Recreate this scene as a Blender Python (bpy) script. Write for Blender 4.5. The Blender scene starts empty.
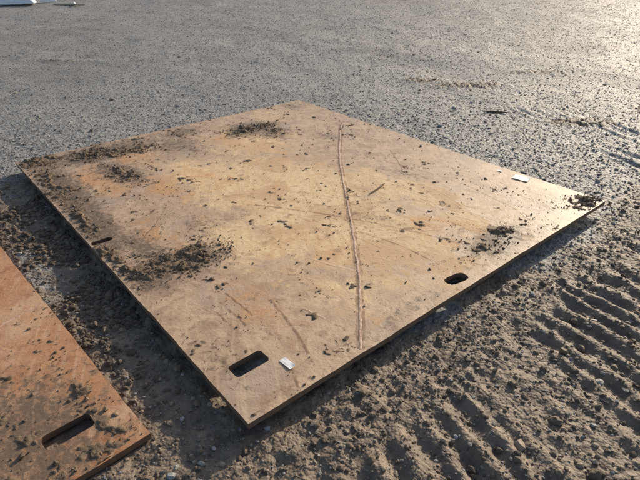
import bpy, bmesh, math
import numpy as np
from mathutils import Vector, Matrix
rng=np.random.default_rng(7)
scene=bpy.context.scene
scene.view_settings.view_transform='Standard'; scene.view_settings.look='None'; scene.view_settings.exposure=0
# ---------------------------------------------------------------- noise
TAB=[np.random.default_rng(100+i).random((512,512)) for i in range(12)]
def vn(x,y,s=0):
    T=TAB[s%12]
    xi=np.floor(x).astype(np.int64); yi=np.floor(y).astype(np.int64)
    fx=x-xi; fy=y-yi
    fx=fx*fx*(3-2*fx); fy=fy*fy*(3-2*fy)
    a=T[xi&511,yi&511]; b=T[(xi+1)&511,yi&511]; c=T[xi&511,(yi+1)&511]; d=T[(xi+1)&511,(yi+1)&511]
    return (a*(1-fx)+b*fx)*(1-fy)+(c*(1-fx)+d*fx)*fy
def fbm(x,y,s=0,o=4,g=.5):
    x=np.asarray(x,float);y=np.asarray(y,float)
    r=0;a=1;n=0;ca,sa=.8,.6
    for i in range(o):
        r=r+a*vn(x,y,s+i); n+=a; a*=g
        x,y=(x*ca-y*sa)*2.03+17.3,(x*sa+y*ca)*2.03+5.1
    return r/n
def sst(a,b,x):
    t=np.clip((x-a)/(b-a),0,1); return t*t*(3-2*t)
# ---------------------------------------------------------------- layout
ZT=0.090; PT=0.030; PL,PW=1.8,1.54
P1=dict(c=(-.264,3.728),a=math.radians(-49.8),z=ZT)
P2=dict(c=(-3.027,1.60),a=math.radians(-46.4),z=0.035)
def loc(P,x,y):
    X=x-P['c'][0];Y=y-P['c'][1];c,s=math.cos(P['a']),math.sin(P['a'])
    return X*c+Y*s,-X*s+Y*c
def wor(P,x,y):
    c,s=math.cos(P['a']),math.sin(P['a'])
    return P['c'][0]+x*c-y*s,P['c'][1]+x*s+y*c
def seg(x,y,x0,y0,x1,y1):
    dx,dy=x1-x0,y1-y0; t=np.clip(((x-x0)*dx+(y-y0)*dy)/(dx*dx+dy*dy),0,1)
    return np.hypot(x-x0-t*dx,y-y0-t*dy)
PATCH=[(2.07,7.18,.60,.22),(1.45,7.5,.35,.15),(3.3,8.0,.7,.14),(2.9,5.5,.5,.16),(-4.3,8.9,.7,.12)]
def soil(x,y):
    """0 gravel .. 1 churned earth"""
    n=fbm(x*1.1,y*1.1,2,5,.6)
    lx,ly=loc(P1,x,y)
    a=sst(-.1,.7,lx-1.5)*sst(-2.4,-1.2,ly)*sst(5.0,2.2,ly)*sst(8.0,3.5,lx)    # in front of the plate
    b=sst(-1.35,-1.6,ly)*sst(-2.6,-1.6,lx)*.72                   # strip between plates
    m=np.maximum(a,b)*1.02+(n-.5)*1.4
    m=sst(.2,.9,m)
    for (px,py,sx,sy) in PATCH:
        d=np.exp(-((x-px)/sx)**2-((y-py)/sy)**2)
        m=np.maximum(m,.8*sst(.3,.8,d+(n-.5)*1.2))
    return m
def band(x,y):
    lx,ly=loc(P1,x,y); w=(fbm(x*1.2,y*1.2,5,3)-.5)*.24; r=0
    for (lx0,half) in ((2.46,.33),(3.36,.28),(4.75,.30)):
        r=np.maximum(r,sst(half+.07,half-.07,np.abs(lx-lx0+w*.8)))
    return r
def tracks(x,y):
    """crawler track bands running parallel to the plate's front edge; bars across"""
    out=0
    lx,ly=loc(P1,x,y)
    for (lx0,half,s0,ph,amp) in ((2.46,.33,0,0.,.82),(3.36,.28,1,.3,.70),(4.75,.30,2,.4,.7)):
        w=(fbm(x*1.2,y*1.2,5,3)-.5)*.24
        inb=sst(half+.10,half-.10,np.abs(lx-lx0+w*.8+.10*(fbm(x*6,y*6,3,3)-.5)))
        rag=sst(.34,.62,fbm(x*2.1,y*2.1,7+s0,4))
        u=((ly+w*.7+.22*(lx-lx0)+.09*(fbm(x*3.3,y*3.3,9,3)-.5))/.130+ph+2.2*fbm(ly*.9,ly*0+s0*3.,1,2))
        bar=np.abs((u-np.floor(u))-.5)*2
        bar=sst(.1,.95,bar+.55*(fbm(x*9,y*9,2,4,.6)-.5))
        out=out+amp*inb*(bar*.030-.018)*(.15+.85*rag)
        out=out+amp*.012*np.exp(-((np.abs(lx-lx0+w)-half-.05)/.04)**2)*rag
    rg=sst(.3,.6,fbm(x*1.2,y*1.2,3,3))
    for (x0,y0,x1,y1) in ((.15,1.75,.75,.95),(.35,1.8,1.0,.95),(2.35,6.0,2.95,3.6),(2.75,6.2,3.4,3.7),(3.0,6.3,3.75,3.7),(5.5,9,4.2,5),(2.5,6.1,3.1,3.7)):
        d=seg(x+(fbm(x*1.5,y*1.5,9,2)-.5)*.15,y,x0,y0,x1,y1)
        out=out+rg*(.011*np.exp(-((d-.06)/.03)**2)-.011*np.exp(-(d/.035)**2))
    return out
def height(x,y):
    x=np.asarray(x,float);y=np.asarray(y,float)
    s=soil(x,y); dist=np.hypot(x,y); bd=1-.30*band(x,y)
    z=.05*(fbm(x*.5,y*.5,1,3)-.5)*sst(3,9,dist)*2
    z=z+.024*(fbm(x*2.2,y*2.2,3,3)-.5)*(1+sst(6,10,dist))
    r=1-np.abs(fbm(x*7,y*7,4,4)-.5)*2
    cl=fbm(x*16,y*16,6,4,.6)
    z=z+s*bd*(.034*(cl-.5)+.016*(r-.8)+.024*(fbm(x*4,y*4,9,2)-.5))
    z=z+.010*(fbm(x*28,y*28,8,3,.6)-.5)
    z=z+tracks(x,y)
    for (px,py,sx,sy) in PATCH:
        z=z+.04*np.exp(-((x-px)/sx)**2-((y-py)/sy)**2)*(cl-.1)
    for P,top in ((P1,ZT-PT),(P2,P2['z']-PT)):
        lx,ly=loc(P,x,y)
        e=np.minimum(PL-np.abs(lx),PW-np.abs(ly))
        ins=sst(-.02,.03,e)
        z=z*(1-ins)+ins*np.minimum(z,top-.014)
        k=sst(.22,.36,e+.12*(fbm(x*3,y*3,5,2)-.5))
        z=z*(1-k)+k*(top-.006)
    return z
# ---------------------------------------------------------------- node helpers
def mat(name):
    m=bpy.data.materials.new(name); m.use_nodes=True
    nt=m.node_tree; nt.nodes.clear()
    o=nt.nodes.new('ShaderNodeOutputMaterial'); b=nt.nodes.new('ShaderNodeBsdfPrincipled')
    nt.links.new(b.outputs[0],o.inputs[0]); return m,nt,b
def nd(nt,t,**k):
    n=nt.nodes.new(t)
    for a,v in k.items(): setattr(n,a,v)
    return n
def noise(nt,co,sc,det=4,rough=.55,dist=0):
    n=nd(nt,'ShaderNodeTexNoise'); n.inputs['Scale'].default_value=sc; n.inputs['Detail'].default_value=det
    n.inputs['Roughness'].default_value=rough; n.inputs['Distortion'].default_value=dist
    nt.links.new(co,n.inputs['Vector']); return n.outputs['Fac']
def mr(nt,v,a,b,c=0,d=1):
    n=nd(nt,'ShaderNodeMapRange'); n.interpolation_type='SMOOTHSTEP'
    for i,q in enumerate((a,b,c,d)): n.inputs[i+1].default_value=q
    nt.links.new(v,n.inputs[0]); return n.outputs[0]
def mth(nt,op,a,b=None,cl=False):
    n=nd(nt,'ShaderNodeMath',operation=op,use_clamp=cl)
    for i,q in enumerate((a,b)):
        if q is None: continue
        if isinstance(q,(int,float)): n.inputs[i].default_value=q
        else: nt.links.new(q,n.inputs[i])
    return n.outputs[0]
def mix(nt,f,a,b,bt='MIX'):
    n=nd(nt,'ShaderNodeMix',data_type='RGBA',blend_type=bt)
    for i,q in ((0,f),(6,a),(7,b)):
        if isinstance(q,(int,float)): n.inputs[i].default_value=q
        elif isinstance(q,tuple): n.inputs[i].default_value=(*q,1)
        else: nt.links.new(q,n.inputs[i])
    return n.outputs[2]
def bump(nt,h,st,dist,norm=None):
    n=nd(nt,'ShaderNodeBump'); n.inputs['Strength'].default_value=st; n.inputs['Distance'].default_value=dist
    nt.links.new(h,n.inputs['Height'])
    if norm: nt.links.new(norm,n.inputs['Normal'])
    return n.outputs[0]
def addmesh(name,co,faces,material,smooth=False,cols=None,attr='col',parent=None):
    me=bpy.data.meshes.new(name); co=np.asarray(co,np.float32); faces=np.asarray(faces,np.int32)
    n=faces.shape[1]
    me.vertices.add(len(co)); me.vertices.foreach_set('co',co.ravel())
    me.loops.add(faces.size); me.loops.foreach_set('vertex_index',faces.ravel())
    me.polygons.add(len(faces)); me.polygons.foreach_set('loop_start',np.arange(0,faces.size,n,dtype=np.int32))
    me.polygons.foreach_set('loop_total',np.full(len(faces),n,np.int32))
    me.polygons.foreach_set('use_smooth',np.full(len(faces),smooth))
    me.update(calc_edges=True)
    if cols is not None:
        a=me.color_attributes.new(attr,'FLOAT_COLOR','POINT'); c=np.ones((len(co),4),np.float32); c[:,:3]=cols
        a.data.foreach_set('color',c.ravel())
    me.materials.append(material)
    ob=bpy.data.objects.new(name,me); scene.collection.objects.link(ob)
    if parent: ob.parent=parent
    return ob
def gridfaces(nx,ny):
    i=np.arange((nx-1)*(ny-1)); a=(i//(ny-1))*ny+i%(ny-1)
    return np.stack([a,a+ny,a+ny+1,a+1],1)
# ---------------------------------------------------------------- ground
m_ground,nt,b=mat('ground_mat')
pos=nd(nt,'ShaderNodeNewGeometry').outputs['Position']
at=nd(nt,'ShaderNodeAttribute',attribute_name='col'); sep=nd(nt,'ShaderNodeSeparateColor'); nt.links.new(at.outputs['Color'],sep.inputs[0])
S=sep.outputs[0]
def vor(sc,co=pos,f='F1'):
    n=nd(nt,'ShaderNodeTexVoronoi',feature=f); n.inputs['Scale'].default_value=sc; nt.links.new(co,n.inputs['Vector']); return n
v1=vor(80); v2=vor(34)
n1=noise(nt,pos,.9,6); n2=noise(nt,pos,90,4,.6); n3=noise(nt,pos,9,5); n4=noise(nt,pos,.30,6,.6)
def cellgray(v,lo,hi):
    sp=nd(nt,'ShaderNodeSeparateColor'); nt.links.new(v.outputs['Color'],sp.inputs[0])
    return mix(nt,sp.outputs[0],lo,hi)
gA=cellgray(v1,(.14,.136,.13),(.40,.39,.375)); gB=cellgray(v2,(.14,.136,.13),(.42,.41,.395))
g=mix(nt,.5,gA,gB)
g=mix(nt,mr(nt,n3,.45,.75,0,.75),g,(.16,.140,.118))
g=mix(nt,mr(nt,n1,.38,.65,0,.5),g,(.31,.30,.285))
g=mix(nt,mr(nt,n4,.48,.64,0,.5),g,(.185,.168,.15))
so=mix(nt,mr(nt,n3,.3,.7),(.115,.080,.053),(.235,.172,.118))
so=mix(nt,mr(nt,n2,.5,.8,0,.6),so,(.30,.235,.175))
Sn=mr(nt,mth(nt,'ADD',S,mth(nt,'MULTIPLY',mth(nt,'SUBTRACT',n3,.5),1.2)),.15,.7,0,.94)
nt.links.new(mix(nt,Sn,g,so),b.inputs['Base Color'])
b.inputs['Roughness'].default_value=.70
bn=bump(nt,mth(nt,'MULTIPLY',v2.outputs['Distance'],-1),.55,.012)
bn=bump(nt,mth(nt,'MULTIPLY',v1.outputs['Distance'],-1),.5,.007,bn)
bn=bump(nt,n2,.5,.005,bn)
nt.links.new(bn,b.inputs['Normal'])
def axis(lo,f0,f1,hi,st,gr):
    a=list(np.arange(f0,f1,st)); d=st;x=a[-1]
    while x<hi: d*=gr; x+=d; a.append(x)
    d=st;x=f0;l=[]
    while x>lo: d*=gr; x-=d; l.append(x)
    return np.array(l[::-1]+a)
gx=axis(-600,-2.5,2.8,600,.011,1.013); gy=axis(-300,.9,4.0,900,.011,1.011)
GX,GY=np.meshgrid(gx,gy,indexing='ij')
GZ=height(GX,GY)
far=sst(25,60,np.hypot(GX,GY)); GZ=GZ*(1-far)
sm=soil(GX,GY)*(1-far)
addmesh('gravel_ground',np.stack([GX.ravel(),GY.ravel(),GZ.ravel()],1),gridfaces(len(gx),len(gy)),m_ground,True,
        np.stack([sm.ravel()]*3,1))
# ---------------------------------------------------------------- stones
def ico(sub):
    bm=bmesh.new(); bmesh.ops.create_icosphere(bm,subdivisions=sub,radius=1)
    v=np.array([q.co[:] for q in bm.verts]); f=np.array([[q.index for q in p.verts] for p in bm.faces]); bm.free(); return v,f
IV,IF=ico(1); JV,JF=ico(2)
def lumps(name,x,y,z,r,col,material,base=(IV,IF),jit=.22,flat=.7,parent=None,smooth=False,sink=.3):
    V,F=base;n=len(x);k=len(V)
    var=16; protos=[]
    for i in range(var):
        d=1+rng.normal(0,jit,k); 
        pv=V*d[:,None]*np.array([1,rng.uniform(.6,1),rng.uniform(.45,.8)*flat/.7]); protos.append(pv)
    protos=np.array(protos); pi=rng.integers(0,var,n)
    a=rng.uniform(0,2*np.pi,n); tl=rng.normal(0,.35,n)
    p=protos[pi]*r[:,None,None]
    c,s=np.cos(tl)[:,None],np.sin(tl)[:,None]
    X=p[...,0]*c+p[...,2]*s; Z=-p[...,0]*s+p[...,2]*c; Y=p[...,1]
    c,s=np.cos(a)[:,None],np.sin(a)[:,None]
    X,Y=X*c-Y*s,X*s+Y*c
    co=np.stack([X+x[:,None],Y+y[:,None],Z+(z+r*(.5-sink)*flat)[:,None]],-1).reshape(-1,3)
    fc=(F[None]+np.arange(n)[:,None,None]*k).reshape(-1,3)
    return addmesh(name,co,fc,material,smooth,np.repeat(col,k,0),parent=parent)
def stonemat(name,bs,bd):
    m,nt,b=mat(name)
    at=nd(nt,'ShaderNodeAttribute',attribute_name='col'); pos=nd(nt,'ShaderNodeNewGeometry').outputs['Position']
    n=noise(nt,pos,bs,3,.6)
    nt.links.new(mix(nt,mr(nt,n,.3,.7,.0,.45),at.outputs['Color'],mix(nt,1.,at.outputs['Color'],(.5,.48,.45),'MULTIPLY')),b.inputs['Base Color'])
    b.inputs['Roughness'].default_value=.75
    nt.links.new(bump(nt,n,.6,bd),b.inputs['Normal']); return m
m_stone=stonemat('stone_mat',160,.003); m_clod=stonemat('clod_mat',120,.006)
def outside(x,y,mg=0.0):
    ok=np.ones(len(x),bool)
    for P in (P1,P2):
        lx,ly=loc(P,x,y); ok&=~((np.abs(lx)<PL+mg)&(np.abs(ly)<PW+mg))
    return ok
def scatter(N,y0,y1,pw):
    u=rng.random(N); y=(y0**pw+u*(y1**pw-y0**pw))**(1/pw)
    x=(rng.random(N)*2-1)*(.72*y+.9); return x,y
x,y=scatter(210000,.9,20,.92)
big=rng.random(len(x))<.03
r=np.clip(rng.lognormal(-5.32,.42,len(x))*(1+y/30),.003,.018)*np.where(big,1.6,1)
k=outside(x,y,.004); s=soil(x,y); k&=rng.random(len(x))>s*.55
x,y,r,s=x[k],y[k],r[k],s[k]
g=rng.beta(2.4,2.8,len(x))*.42+.08
tint=np.stack([1+rng.normal(0,.04,len(x)),.98+rng.normal(0,.02,len(x)),.95+rng.normal(0,.04,len(x))],1)
col=g[:,None]*tint; br=(rng.random(len(x))<.15+.6*s)[:,None]
col=np.where(br,g[:,None]*np.array([.88,.69,.51]),col)
lumps('gravel',x,y,height(x,y)-r*.26*sst(4,8,y),r,np.clip(col,.03,.7),m_stone,flat=.64)
# clods of earth on the ground
x,y=scatter(36000,.9,10,1.05); s=soil(x,y)*(1-.35*band(x,y)); k=outside(x,y,.01)&(rng.random(len(x))<s*.75+.04)
x,y,s=x[k],y[k],s[k]; r=np.clip(rng.lognormal(-5.05,.5,len(x)),.003,.028)
g=rng.uniform(.6,1.3,len(x)); col=g[:,None]*np.array([.18,.13,.088])
n=3600; u=rng.uniform(-1.75,1.2,n); v=-1.54-np.abs(rng.normal(0,.24,n))-.02
ex,ey=wor(P1,u,v); kk=outside(ex,ey,.01)&(fbm(ex*2.5,ey*2.5,6,3)>.45); ex,ey=ex[kk],ey[kk]
er=np.clip(rng.lognormal(-4.8,.5,len(ex)),.004,.030); ec=rng.uniform(.6,1.2,len(ex))[:,None]*np.array([.15,.105,.07])
x,y,r,col=np.r_[x,ex],np.r_[y,ey],np.r_[r,er],np.r_[col,ec]
lumps('dirt_clods',x,y,height(x,y),r,col,m_clod,(JV,JF),.13,.7)
# ---------------------------------------------------------------- plates
def platemat(name,rusty):
    m,nt,b=mat(name)
    co=nd(nt,'ShaderNodeTexCoord').outputs['Object']
    at=nd(nt,'ShaderNodeAttribute',attribute_name='col'); sp=nd(nt,'ShaderNodeSeparateColor'); nt.links.new(at.outputs['Color'],sp.inputs[0])
    nA=noise(nt,co,2.2,8,.62,.4); nB=noise(nt,co,11,8,.68,.3); nC=noise(nt,co,70,5,.65); nD=noise(nt,co,300,3,.6)
    nE=noise(nt,co,5,8,.72,.8); nF=noise(nt,co,28,6,.7,.5)
    def streak(rot,sy,sc,ds):
        a=nd(nt,'ShaderNodeMapping'); a.inputs['Rotation'].default_value=(0,0,rot); nt.links.new(co,a.inputs[0])
        mp=nd(nt,'ShaderNodeMapping'); mp.inputs['Scale'].default_value=(1.,sy,1); nt.links.new(a.outputs[0],mp.inputs[0])
        return noise(nt,mp.outputs[0],sc,5,.6,ds)
    nS=streak(.5,12,3,.6); nT=streak(-.75,30,4,.9); nU=streak(-.25,45,2.5,.6)
    if rusty:
        base=mix(nt,mr(nt,nB,.35,.65),(.34,.145,.06),(.60,.30,.14))
        base=mix(nt,mr(nt,nE,.45,.6,0,.75),base,(.42,.22,.125))
        base=mix(nt,mr(nt,nA,.5,.65,0,.7),base,(.64,.42,.26))
    else:
        base=mix(nt,mr(nt,nB,.35,.65),(.42,.275,.175),(.64,.455,.295))
        base=mix(nt,mr(nt,nE,.46,.58,0,.8),base,(.35,.225,.145))
        base=mix(nt,mr(nt,nA,.53,.61,0,.65),base,(.42,.32,.245))
    base=mix(nt,mr(nt,nS,.5,.72,0,.5),base,(.68,.50,.33))
    base=mix(nt,mr(nt,nT,.58,.68,0,.30 if rusty else .5),base,(.72,.55,.38))
    base=mix(nt,mr(nt,nU,.60,.68,0,.5),base,(.25,.155,.10))
    def edge(ch,amt,lo,hi,n=nB):
        a=mth(nt,'ADD',ch,mth(nt,'MULTIPLY',mth(nt,'SUBTRACT',n,.5),amt)); return mr(nt,a,lo,hi)
    sand=edge(sp.outputs[0],2.2,.30,.68,nE)
    sc=mix(nt,mr(nt,nF,.35,.65),(.68,.46,.24),(.88,.68,.42))
    sc=mix(nt,mr(nt,nS,.45,.66,0,.6),sc,(.62,.38,.18))
    sc=mix(nt,mr(nt,nA,.48,.58,0,.65),sc,(.55,.32,.16))
    sc=mix(nt,mr(nt,nT,.58,.68,0,.55),sc,(.48,.29,.15))
    sc=mix(nt,mr(nt,nU,.58,.66,0,.5),sc,(.88,.70,.47))
    c=mix(nt,mth(nt,'MULTIPLY',sand,.9),base,sc)
    rust=edge(sp.outputs[1],1.9,.36,.82,nE)
    c=mix(nt,mth(nt,'MULTIPLY',rust,.75),c,mix(nt,mr(nt,nC,.3,.7),(.46,.21,.08),(.70,.39,.17)))
    c=mix(nt,mth(nt,'MULTIPLY',mr(nt,nB,.55,.65),.62),c,(.28,.17,.10))
    c=mix(nt,mth(nt,'MULTIPLY',mr(nt,nF,.57,.66),.6),c,(.23,.145,.09))
    dk=edge(sp.outputs[2],2.0,.34,.70,nB)
    c=mix(nt,mth(nt,'MULTIPLY',dk,.68),c,mix(nt,mr(nt,nC,.35,.65),(.12,.08,.05),(.32,.21,.13)))
    dk=edge(sp.outputs[2],3.4,.42,.85,nF)
    c=mix(nt,mth(nt,'MULTIPLY',dk,.85),c,mix(nt,nC,(.09,.06,.04),(.2,.14,.09)))
    c=mix(nt,mth(nt,'MULTIPLY',mr(nt,nC,.60,.70),.6),c,(.22,.145,.09))
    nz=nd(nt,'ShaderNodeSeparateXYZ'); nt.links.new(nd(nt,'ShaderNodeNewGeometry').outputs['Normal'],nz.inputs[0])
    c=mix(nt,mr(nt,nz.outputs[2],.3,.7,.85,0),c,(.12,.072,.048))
    nt.links.new(c,b.inputs['Base Color'])
    nt.links.new(mr(nt,sand,0,1,.55,.8),b.inputs['Roughness'])
    bn=bump(nt,nA,.15,.02); bn=bump(nt,nE,.35,.008,bn); bn=bump(nt,nC,.5,.0035,bn); bn=bump(nt,nD,.4,.0008,bn)
    nt.links.new(bn,b.inputs['Normal']); return m
def gs(x,y,L):
    r=np.zeros_like(x)
    for (cx,cy,sx,sy,a,w) in L:
        c,s=math.cos(a),math.sin(a); dx,dy=x-cx,y-cy
        r=np.maximum(r,w*np.exp(-((dx*c+dy*s)/sx)**2-((-dx*s+dy*c)/sy)**2))
    return r
SAND1=[(.1,-.1,1.0,.6,.5,1.),(.9,-.2,.9,.55,.3,1.),(-.5,-.5,.6,.4,.3,.7),(-.9,.3,.6,.5,0,.75),(.8,.6,.8,.25,.2,.85),(1.4,-.7,.4,.3,0,.6),(.6,-.8,.5,.3,0,.75),(1.35,.5,.4,.5,0,.6),(-1.5,.9,.3,.5,0,.5)]
RUST1=[(-.95,-1.1,.5,.22,.1,.95),(-1.3,-.7,.4,.25,0,.8),(-.5,-.8,.5,.2,.2,.75),(1.2,-1.1,.5,.2,.1,.65),(-1.2,.1,.3,.3,0,.6),(1.3,.3,.5,.3,0,.6),(.2,-1.2,.4,.2,0,.65),(-.2,.4,.5,.2,.4,.55),(-.3,-.4,.6,.3,.4,.55),(.9,-.5,.5,.2,.3,.5)]
DARK1=[(.57,-1.15,.17,.24,0,1.),(.57,-1.4,.24,.16,0,.95),(-1.65,-1.38,.2,.2,0,.9),(-1.55,-.9,.28,.6,0,.9),(-.95,-1.40,.8,.17,0,1),(-.2,-1.42,.6,.15,0,.95),(-1.25,.5,.26,.34,0,.95),(-1.62,1.3,.2,.2,0,.55),(1.7,1.42,.14,.2,0,1),(1.62,.46,.18,.40,0,.85),(-1.0,.6,.24,.24,0,.75),(-1.6,-.1,.2,.3,0,.7),(-1.0,-.95,.45,.2,.2,.8),(1.4,-1.45,.3,.1,0,.5),(1.72,-.5,.07,.5,0,.5),(1.5,1.2,.2,.3,0,.6),(-1.3,-.3,.35,.3,0,.65),(.3,-1.3,.5,.14,.1,.75),(1.73,.8,.06,.6,0,.6),(-.6,.95,.3,.15,.3,.5),(.9,.05,.25,.1,.4,.5),(.5,.8,.4,.1,.3,.5),(.2,-.9,.3,.15,.2,.5)]
DIRT1=[(.57,-1.12,.13,.18,.4,1.05),(.53,-1.36,.15,.16,0,.88),(.40,-1.47,.12,.07,0,.8),(-1.68,-1.40,.14,.14,0,.85),(-1.58,-.95,.15,.42,0,.68),(-1.4,-.62,.14,.25,0,.60),(-1.1,-1.44,.45,.09,0,.78),(-.45,-1.46,.40,.07,0,.75),(0.15,-1.49,.25,.05,0,.75),(-1.26,.5,.13,.24,0,.84),(-1.05,.62,.12,.12,0,.58),(1.70,1.43,.09,.13,0,.92),(1.60,.48,.10,.26,0,.52),(-1.6,-.1,.12,.14,0,.52),(-.95,-.95,.25,.12,0,.58)]
DARK2=[(1.5,1.2,.5,.32,0,.85),(1.7,1.0,.16,.6,0,.8)]
DIRT2=[(1.50,1.43,.30,.07,0,.80),(1.74,1.45,.07,.12,0,.8),(1.44,1.18,.18,.08,0,.58),(1.74,1.0,.06,.35,0,.60)]
def rrect(cx,cy,w,h,r,n=6,rot=0):
    pts=[]
    for (sx,sy,a0) in ((1,1,0),(-1,1,90),(-1,-1,180),(1,-1,270)):
        for i in range(n+1):
            a=math.radians(a0+90*i/n); q=1+rng.normal(0,.05); pts.append((sx*(w/2-r)+r*q*math.cos(a),sy*(h/2-r)+r*q*math.sin(a)))
    c,s=math.cos(rot),math.sin(rot)
    return [(cx+p[0]*c-p[1]*s,cy+p[0]*s+p[1]*c) for p in pts]
def zfun(x,y,seed): return .010*(fbm(x*.9+seed,y*.9,seed,2)-.5)+.0008*(fbm(x*5+seed,y*5,seed,2)-.5)
def plate(name,P,holes,sand,rust,dark,m,seed):
    nx,ny=145,124
    X,Y=np.meshgrid(np.linspace(-PL,PL,nx),np.linspace(-PW,PW,ny),indexing='ij')
    wz=zfun(X,Y,seed)
    ex=sst(PL-.03,PL,np.abs(X))*np.sign(X)*.003*(fbm(Y*12+seed*3,X*0,3,3)-.5)*2
    ey=sst(PW-.03,PW,np.abs(Y))*np.sign(Y)*.003*(fbm(X*12+seed*5,Y*0,4,3)-.5)*2
    top=np.stack([(X+ex).ravel(),(Y+ey).ravel(),wz.ravel()],1); bot=top.copy(); bot[:,2]-=PT
    n=nx*ny; F=gridfaces(nx,ny); FB=F[:,::-1]+n
    idx=np.arange(n).reshape(nx,ny)
    loop=np.r_[idx[:,0],idx[-1,1:],idx[-2::-1,-1],idx[0,-2:0:-1]]
    nx_=np.roll(loop,-1); side=np.stack([loop+n,nx_+n,nx_,loop],1)
    ob=addmesh(name,np.r_[top,bot],np.r_[F,FB,side],m)
    bm=bmesh.new(); 
    for h in holes:
        vb=[bm.verts.new((p[0],p[1],-.1)) for p in h]; vt=[bm.verts.new((p[0],p[1],.1)) for p in h]
        bm.faces.new(vt); bm.faces.new(vb[::-1])
        for i in range(len(h)):
            j=(i+1)%len(h); bm.faces.new((vb[i],vb[j],vt[j],vt[i]))
    me=bpy.data.meshes.new('c'); bm.to_mesh(me); bm.free(); cut=bpy.data.objects.new('c',me); scene.collection.objects.link(cut)
    md=ob.modifiers.new('b','BOOLEAN'); md.operation='DIFFERENCE'; md.object=cut; md.solver='EXACT'
    dg=bpy.context.evaluated_depsgraph_get(); new=bpy.data.meshes.new_from_object(ob.evaluated_get(dg))
    ob.modifiers.clear(); ob.data=new; bpy.data.objects.remove(cut)
    v=np.empty(len(new.vertices)*3); new.vertices.foreach_get('co',v); v=v.reshape(-1,3)
    c=np.ones((len(v),4),np.float32); c[:,0]=gs(v[:,0],v[:,1],sand); c[:,1]=gs(v[:,0],v[:,1],rust); c[:,2]=gs(v[:,0],v[:,1],dark)
    a=new.color_attributes.new('col','FLOAT_COLOR','POINT'); a.data.foreach_set('color',c.ravel())
    ob.location=(P['c'][0],P['c'][1],P['z']); ob.rotation_euler=(0,0,P['a'])
    return ob,(lambda x,y: zfun(x,y,seed))
m_p1=platemat('sandy_steel',False); m_p2=platemat('rusty_steel',True)
H1=[rrect(1.522,-1.355,.085,.175,.018),rrect(1.712,-.105,.078,.150,.036,rot=-.12),rrect(.02,-1.465,.05,.13,.02)]
H2=[rrect(1.565,1.31,.085,.19,.02)]
p1,z1=plate('steel_plate',P1,H1,SAND1,RUST1,DARK1,m_p1,1)
p2,z2=plate('steel_plate.001',P2,H2,[(0,0,.1,.1,0,.0)],[(0,0,3,3,0,.6)],DARK2,m_p2,3)
# ---- dirt crust + crumbs on plates
m_dirt,nt,b=mat('dirt_mat')
co=nd(nt,'ShaderNodeNewGeometry').outputs['Position']; a=noise(nt,co,25,6,.65); a2=noise(nt,co,160,4,.65)
nt.links.new(mix(nt,mr(nt,a2,.5,.8,0,.6),mix(nt,mr(nt,a,.3,.7),(.11,.074,.046),(.24,.165,.105)),(.36,.26,.17)),b.inputs['Base Color'])
b.inputs['Roughness'].default_value=.9; nt.links.new(bump(nt,a2,.8,.005,bump(nt,a,.6,.010)),b.inputs['Normal'])
def crust(P,pl,zf,D,holes,seed,ncr):
    st=.007; ax=np.arange(-PL+.002,PL-.002,st); ay=np.arange(-PW+.002,PW-.002,st)
    X,Y=np.meshgrid(ax,ay,indexing='ij')
    M=gs(X,Y,D); n=fbm(X*13+seed,Y*13,seed+2,5,.7); n2=fbm(X*45,Y*45+seed,seed+4,3,.6)
    h=(M+(n-.5)*2.8-.60)
    Hh=np.clip(h,0,.6)*.026*(.2+1.5*n2)+np.where(h>0,.0005,-.003)
    Hh=np.minimum(Hh,.020)
    for hl in holes[:2]:
        q=np.array(hl); cx,cy=q.mean(0); wx,wy=np.ptp(q,0)/2
        near=(np.abs(X-cx)<wx+.01)&(np.abs(Y-cy)<wy+.01); Hh[near]=-.003
    F=gridfaces(len(ax),len(ay)); hf=Hh.ravel(); keep=(hf[F]>0).any(1); 
    co=np.stack([X.ravel(),Y.ravel(),(zf(X,Y)+Hh).ravel()],1)
    F=F[keep]; u,inv=np.unique(F,return_inverse=True)
    addmesh('dirt_crust',co[u],inv.reshape(F.shape),m_dirt,True,parent=pl)
    x=rng.uniform(-PL+.01,PL-.01,ncr); y=rng.uniform(-PW+.01,PW-.01,ncr)
    M=gs(x,y,[(a_,b_,c_*1.5,d_*1.5,e_,f_) for a_,b_,c_,d_,e_,f_ in D]); n=fbm(x*9+seed,y*9,seed+2,4)
    bgr=.09*sst(.45,.7,fbm(x*2.5+seed*7,y*2.5,1,4))+.008
    k=rng.random(ncr)<np.clip(sst(.25,1.0,M+(n-.5)*1.4),0,1)*.9+bgr
    for hl in holes:
        q=np.array(hl); cx,cy=q.mean(0); wx,wy=np.ptp(q,0)/2; k&=~((np.abs(x-cx)<wx+.004)&(np.abs(y-cy)<wy+.004))
    x,y,M=x[k],y[k],M[k]; r=np.clip(rng.lognormal(-6.15,.58,len(x)),.0010,.017)*(1+.8*np.clip(M,0,1))
    ix=np.clip(((x+PL)/st).astype(int),0,len(ax)-1); iy=np.clip(((y+PW)/st).astype(int),0,len(ay)-1)
    col=rng.uniform(.6,1.5,len(x))[:,None]*np.array([.17,.115,.073])
    lumps('crumbs',x,y,zf(x,y)+np.maximum(Hh[ix,iy],0),r,col,m_clod,(IV,IF),.2,.8,parent=pl,sink=.2)
crust(P1,p1,z1,DIRT1,H1,1,80000)
crust(P2,p2,z2,DIRT2,H2,5,28000)
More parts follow.
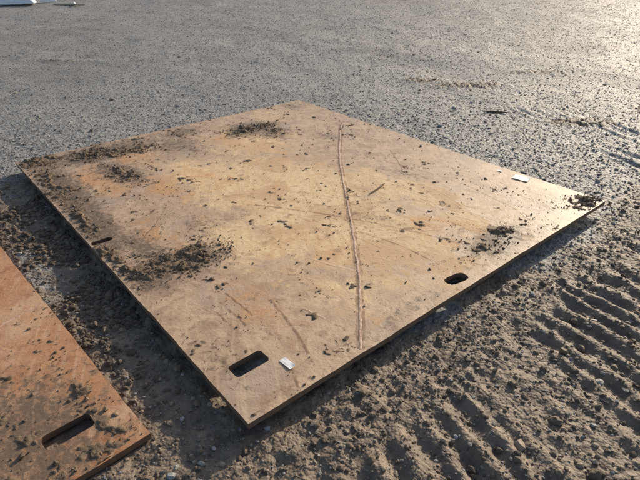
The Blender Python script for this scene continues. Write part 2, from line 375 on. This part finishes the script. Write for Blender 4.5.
# ---- weld scar, scratches
def spline(pts,n=120):
    pts=np.array(pts,float); P=np.r_[[2*pts[0]-pts[1]],pts,[2*pts[-1]-pts[-2]]]; out=[]
    m=len(pts)-1
    for i in range(m):
        p0,p1_,p2_,p3=P[i:i+4]
        for t in np.linspace(0,1,max(2,n//m),endpoint=(i==m-1)):
            out.append(.5*((2*p1_)+(-p0+p2_)*t+(2*p0-5*p1_+4*p2_-p3)*t*t+(-p0+3*p1_-3*p2_+p3)*t**3))
    return np.array(out)
def ribbon(name,pts,w,hgt,m,pl,zf,n=150,prof=5,z0=.0006,wob=.3,off=0):
    c=spline(pts,n); t=np.gradient(c,axis=0); t/=np.linalg.norm(t,axis=1)[:,None]; nn=np.stack([-t[:,1],t[:,0]],1)
    c=c+nn*off+nn*(.010*(fbm(np.arange(len(c))*.12,np.zeros(len(c)),3,3)-.5))[:,None]
    ww=w*(1+wob*(fbm(np.arange(len(c))*.5,np.ones(len(c))*w*99,5,3)-.5)*2)
    o=np.linspace(-1,1,prof); co=[]
    for j in range(prof):
        p=c+nn*(ww*.5*o[j])[:,None]; z=zf(p[:,0],p[:,1])+z0+hgt*(1-o[j]**2)*(1+.35*(rng.random(len(c))-.5))
        if hgt>0 and abs(o[j])==1: z-=.0012
        co.append(np.stack([p[:,0],p[:,1],z],1))
    co=np.concatenate(co); return addmesh(name,co,gridfaces(prof,len(c)),m,True,parent=pl)
def scrmat(name,col,amt,sc=25):
    m,nt,b=mat(name); co=nd(nt,'ShaderNodeNewGeometry').outputs['Position']; n=noise(nt,co,sc,5,.7)
    b.inputs['Base Color'].default_value=(*col,1); b.inputs['Roughness'].default_value=.7
    tr=nd(nt,'ShaderNodeBsdfTransparent'); mx=nd(nt,'ShaderNodeMixShader')
    nt.links.new(mr(nt,n,.35,.65,0,amt),mx.inputs[0]); nt.links.new(tr.outputs[0],mx.inputs[1]); nt.links.new(b.outputs[0],mx.inputs[2])
    nt.links.new(mx.outputs[0],[q for q in nt.nodes if q.type=='OUTPUT_MATERIAL'][0].inputs[0]); return m
m_w,nt,b=mat('weld_mat'); co=nd(nt,'ShaderNodeNewGeometry').outputs['Position']; n=noise(nt,co,60,4)
nt.links.new(mix(nt,mr(nt,n,.35,.65),(.38,.23,.17),(.64,.46,.36)),b.inputs['Base Color']); b.inputs['Roughness'].default_value=.75
nt.links.new(bump(nt,n,.6,.003),b.inputs['Normal'])
W=[(-.80,1.45),(-.782,1.304),(-.386,.918),(-.045,.609),(.366,.28),(.764,-.03),(1.03,-.244),(1.293,-.461),(1.505,-.651),(1.775,-.91)]
ribbon('weld_seam',W,.013,.0007,m_w,p1,z1,420,7,.0011,.6)
m_s1=scrmat('scrape_dark',(.27,.165,.105),.75); m_s2=scrmat('scrape_pale',(.84,.68,.50),.75)
ribbon('weld_stain',W,.045,0,scrmat('stain',(.36,.22,.14),.6,14),p1,z1,200,2,.0005)
ribbon('weld_dark_line',W,.007,0,scrmat('dark_line',(.15,.09,.06),.85,30),p1,z1,300,2,.0009,.6,-.008)  # flat dark line painted along one side of the seam, no depth
SC=[([(.21,-.44),(.68,-.13),(1.11,.09),(1.54,.26)],.012,m_s1),([(.25,-.50),(.72,-.18),(1.15,.03),(1.6,.18)],.008,m_s2),
([(1.20,-1.01),(1.47,-1.06),(1.70,-1.13)],.014,m_s1),([(1.10,-1.28),(1.33,-1.28)],.01,m_s1),([(1.05,-1.22),(1.3,-1.22)],.01,m_s1),([(1.0,-1.16),(1.25,-1.15)],.01,m_s1),
([(.98,-.14),(1.26,-.07),(1.56,-.06)],.010,m_s1),([(1.65,-1.22),(1.79,-1.28)],.012,m_s1),
([(.07,1.12),(.37,.92),(.5,.8)],.008,m_s1),([(.0,.3),(.4,.7),(.9,.75),(1.4,.6)],.008,m_s2),([(-.2,.2),(.3,.6),(.8,.62),(1.3,.45)],.008,m_s2),
([(.5,1.3),(1.1,1.2),(1.7,1.1)],.007,m_s2),([(-.7,-.1),(-.3,-.5),(.1,-.75)],.010,m_s2),([(.2,.9),(.9,1.0),(1.6,.9)],.006,m_s1)]
for i in range(70):
    a=rng.uniform(-.3,.3); x0=rng.uniform(.4,1.5); y0=rng.uniform(-.3,.7); L=rng.uniform(.08,.3)
    if i>=28: x0=rng.uniform(-1.4,1.4); y0=rng.uniform(-1.2,1.3); L=rng.uniform(.08,.36)
    d=rng.choice([.3,.3,-.8,1.6]) if i>=28 else .3
    if y0+L*d>1.45: d=-d
    SC.append(([(x0,y0),(x0+L*.5,y0+L*.5*d+a*.05),(x0+L,y0+L*d+a*.2)],rng.uniform(.003,.007),m_s1 if i%2 else m_s2))
for i,(p,w,m) in enumerate(SC): ribbon(f'scrape_{i}',p,w,0,m,p1,z1,60,2,.0010+.00003*i)
ribbon('weld_seam_short',[(.674,1.30),(.612,1.535)],.012,.002,m_w,p2,z2,60,5)
ribbon('weld_seam_long',[(.75,-1.5),(.70,0),(.674,1.30)],.012,.002,m_w,p2,z2,260,5)
# ---- paper tags
m_paper,nt,b=mat('paper'); co=nd(nt,'ShaderNodeTexCoord').outputs['Object']
wv=nd(nt,'ShaderNodeTexWave',bands_direction='Y'); wv.inputs['Scale'].default_value=18; wv.inputs['Distortion'].default_value=1.5; nt.links.new(co,wv.inputs[0])
nn=noise(nt,co,220,2)
nt.links.new(mix(nt,mth(nt,'MULTIPLY',mr(nt,wv.outputs[1],.75,.9),mr(nt,nn,.45,.55,0,.5)),(.88,.88,.87),(.25,.25,.28)),b.inputs['Base Color']); b.inputs['Roughness'].default_value=.5
def tag(P,x,y,w,h,rot,zf):
    nx,ny=9,6; X,Y=np.meshgrid(np.linspace(-w/2,w/2,nx),np.linspace(-h/2,h/2,ny),indexing='ij')
    Z=.003+.05*w*(fbm(X*12/w*.3+x*9,Y*12/w*.3,3,2))+.04*w*sst(.2,.5,X/w)*sst(.1,.5,Y/h)
    o=addmesh('paper_tag',np.stack([X.ravel(),Y.ravel(),Z.ravel()],1),gridfaces(nx,ny),m_paper,True)
    wx,wy=wor(P,x,y); o.location=(wx,wy,P['z']+float(zf(np.array([x]),np.array([y]))[0])); o.rotation_euler=(0,0,P['a']+rot)
tag(P1,1.18,1.445,.125,.095,.2,z1); tag(P1,.98,1.45,.045,.025,.1,z1); tag(P1,1.635,-1.225,.075,.034,.05,z1)
# ---- sticks
m_wood,nt,b=mat('wood'); co=nd(nt,'ShaderNodeTexCoord').outputs['Object']; n=noise(nt,co,40,5)
nt.links.new(mix(nt,n,(.06,.04,.028),(.2,.14,.09)),b.inputs['Base Color']); b.inputs['Roughness'].default_value=.85
m_pale,nt,b=mat('pale_wood'); co=nd(nt,'ShaderNodeTexCoord').outputs['Object']; n=noise(nt,co,40,5)
nt.links.new(mix(nt,n,(.30,.24,.17),(.5,.42,.32)),b.inputs['Base Color'])
def stick(name,x0,y0,x1_,y1_,z,w,m):
    n=14;k=7; co=[]
    d=Vector((x1_-x0,y1_-y0,0)); L=d.length; d.normalize(); s=Vector((-d.y,d.x,0))
    for i in range(n):
        t=i/(n-1); r=w*(.35+.65*math.sin(math.pi*min(max(t,.06),.94))**.4)*(1+.3*(rng.random()-.5))
        c=Vector((x0,y0,z+w*.8))+d*L*t+s*(.03*L*math.sin(3*t+x0*7))
        for j in range(k):
            a=2*math.pi*j/k; co.append((c+s*r*math.cos(a)*1.3+Vector((0,0,1))*r*.8*math.sin(a))[:])
    F=[[i*k+j,i*k+(j+1)%k,(i+1)*k+(j+1)%k,(i+1)*k+j] for i in range(n-1) for j in range(k)]
    c0=np.array(co); return addmesh(name,c0,F,m,True)
a0=wor(P1,.62,.31);a1=wor(P1,.55,.53); stick('bark_strip',*a0,*a1,ZT+.001,.006,m_wood)
gz=lambda x,y: float(height(np.array([x]),np.array([y]))[0])
stick('wood_scrap',1.88,5.86,2.15,5.81,gz(2.02,5.84),.014,m_wood)
stick('wood_scrap',1.36,2.13,1.45,2.10,gz(1.42,2.12)+.003,.006,m_pale)
stick('wood_scrap',-1.95,3.55,-1.84,3.5,gz(-1.9,3.5),.005,m_pale)
px=np.array([1.26,1.30,-.45,2.3,-1.9,.9,-5.2,4.0,-2.2,1.6]); py=np.array([1.67,1.72,1.25,3.9,2.75,2.3,8.2,7.3,9,12.])
lumps('rocks',px,py,height(px,py),np.array([.02,.012,.014,.02,.018,.014,.03,.03,.03,.04]),np.tile([.42,.39,.35],(10,1)),m_stone,(JV,JF),.1,.7)
# ---- white scrap in the distance
m_white,nt,b=mat('white_plastic'); b.inputs['Base Color'].default_value=(.78,.79,.8,1); b.inputs['Roughness'].default_value=.45
def sheet(name,x,y,w,h,rot,amp):
    nx,ny=40,26; X,Y=np.meshgrid(np.linspace(-w/2,w/2,nx),np.linspace(-h/2,h/2,ny),indexing='ij')
    e=1+.25*(fbm(X*2,Y*2+x,5,2)-.5); Z=amp*fbm(X*3+x,Y*3,4,4,.6)*(1-.8*np.maximum((2*np.abs(X)/w)**3,(2*np.abs(Y)/h)**3))
    o=addmesh(name,np.stack([(X*e).ravel(),(Y*e).ravel(),Z.ravel()],1),gridfaces(nx,ny),m_white,False); o.location=(x,y,gz(x,y)+.01); o.rotation_euler=(0,0,rot)
sheet('plastic_sheet',-9.5,17.6,1.1,.6,.2,.35); sheet('plastic_sheet',-10.7,17.5,.9,.5,-.3,.3); sheet('plastic_sheet',-8.9,18.4,.5,.3,.5,.2)
stick('wood_scrap',-8.3,17.5,-7.3,17.3,gz(-7.8,17.4),.03,m_pale); stick('wood_scrap',-7.9,17.9,-7.5,17.2,gz(-7.7,17.5)+.03,.025,m_white)
# ---------------------------------------------------------------- light
el,az=math.radians(20),math.radians(37)
w=bpy.data.worlds.new('World'); scene.world=w; w.use_nodes=True; nt=w.node_tree
sky=nt.nodes.new('ShaderNodeTexSky'); sky.sky_type='NISHITA'; sky.sun_disc=False; sky.sun_elevation=el; sky.sun_rotation=az; sky.dust_density=2
nt.links.new(sky.outputs[0],nt.nodes['Background'].inputs[0]); nt.nodes['Background'].inputs[1].default_value=.14
l=bpy.data.lights.new('sun','SUN'); l.energy=5; l.angle=math.radians(.5); l.color=(1,.86,.67)
lo=bpy.data.objects.new('sun',l); scene.collection.objects.link(lo)
sd=Vector((math.sin(az)*math.cos(el),math.cos(az)*math.cos(el),math.sin(el))); lo.rotation_euler=sd.to_track_quat('Z','Y').to_euler(); lo.location=sd*20
# ---------------------------------------------------------------- camera
cam=bpy.data.cameras.new('camera'); cam.sensor_width=36; cam.lens=36*511/640; cam.clip_end=3000; cam.clip_start=.05
cobj=bpy.data.objects.new('camera',cam); scene.collection.objects.link(cobj); cobj.location=(0,0,1.710); cobj.rotation_euler=(math.radians(90-30.2),0,0)
scene.camera=cobj
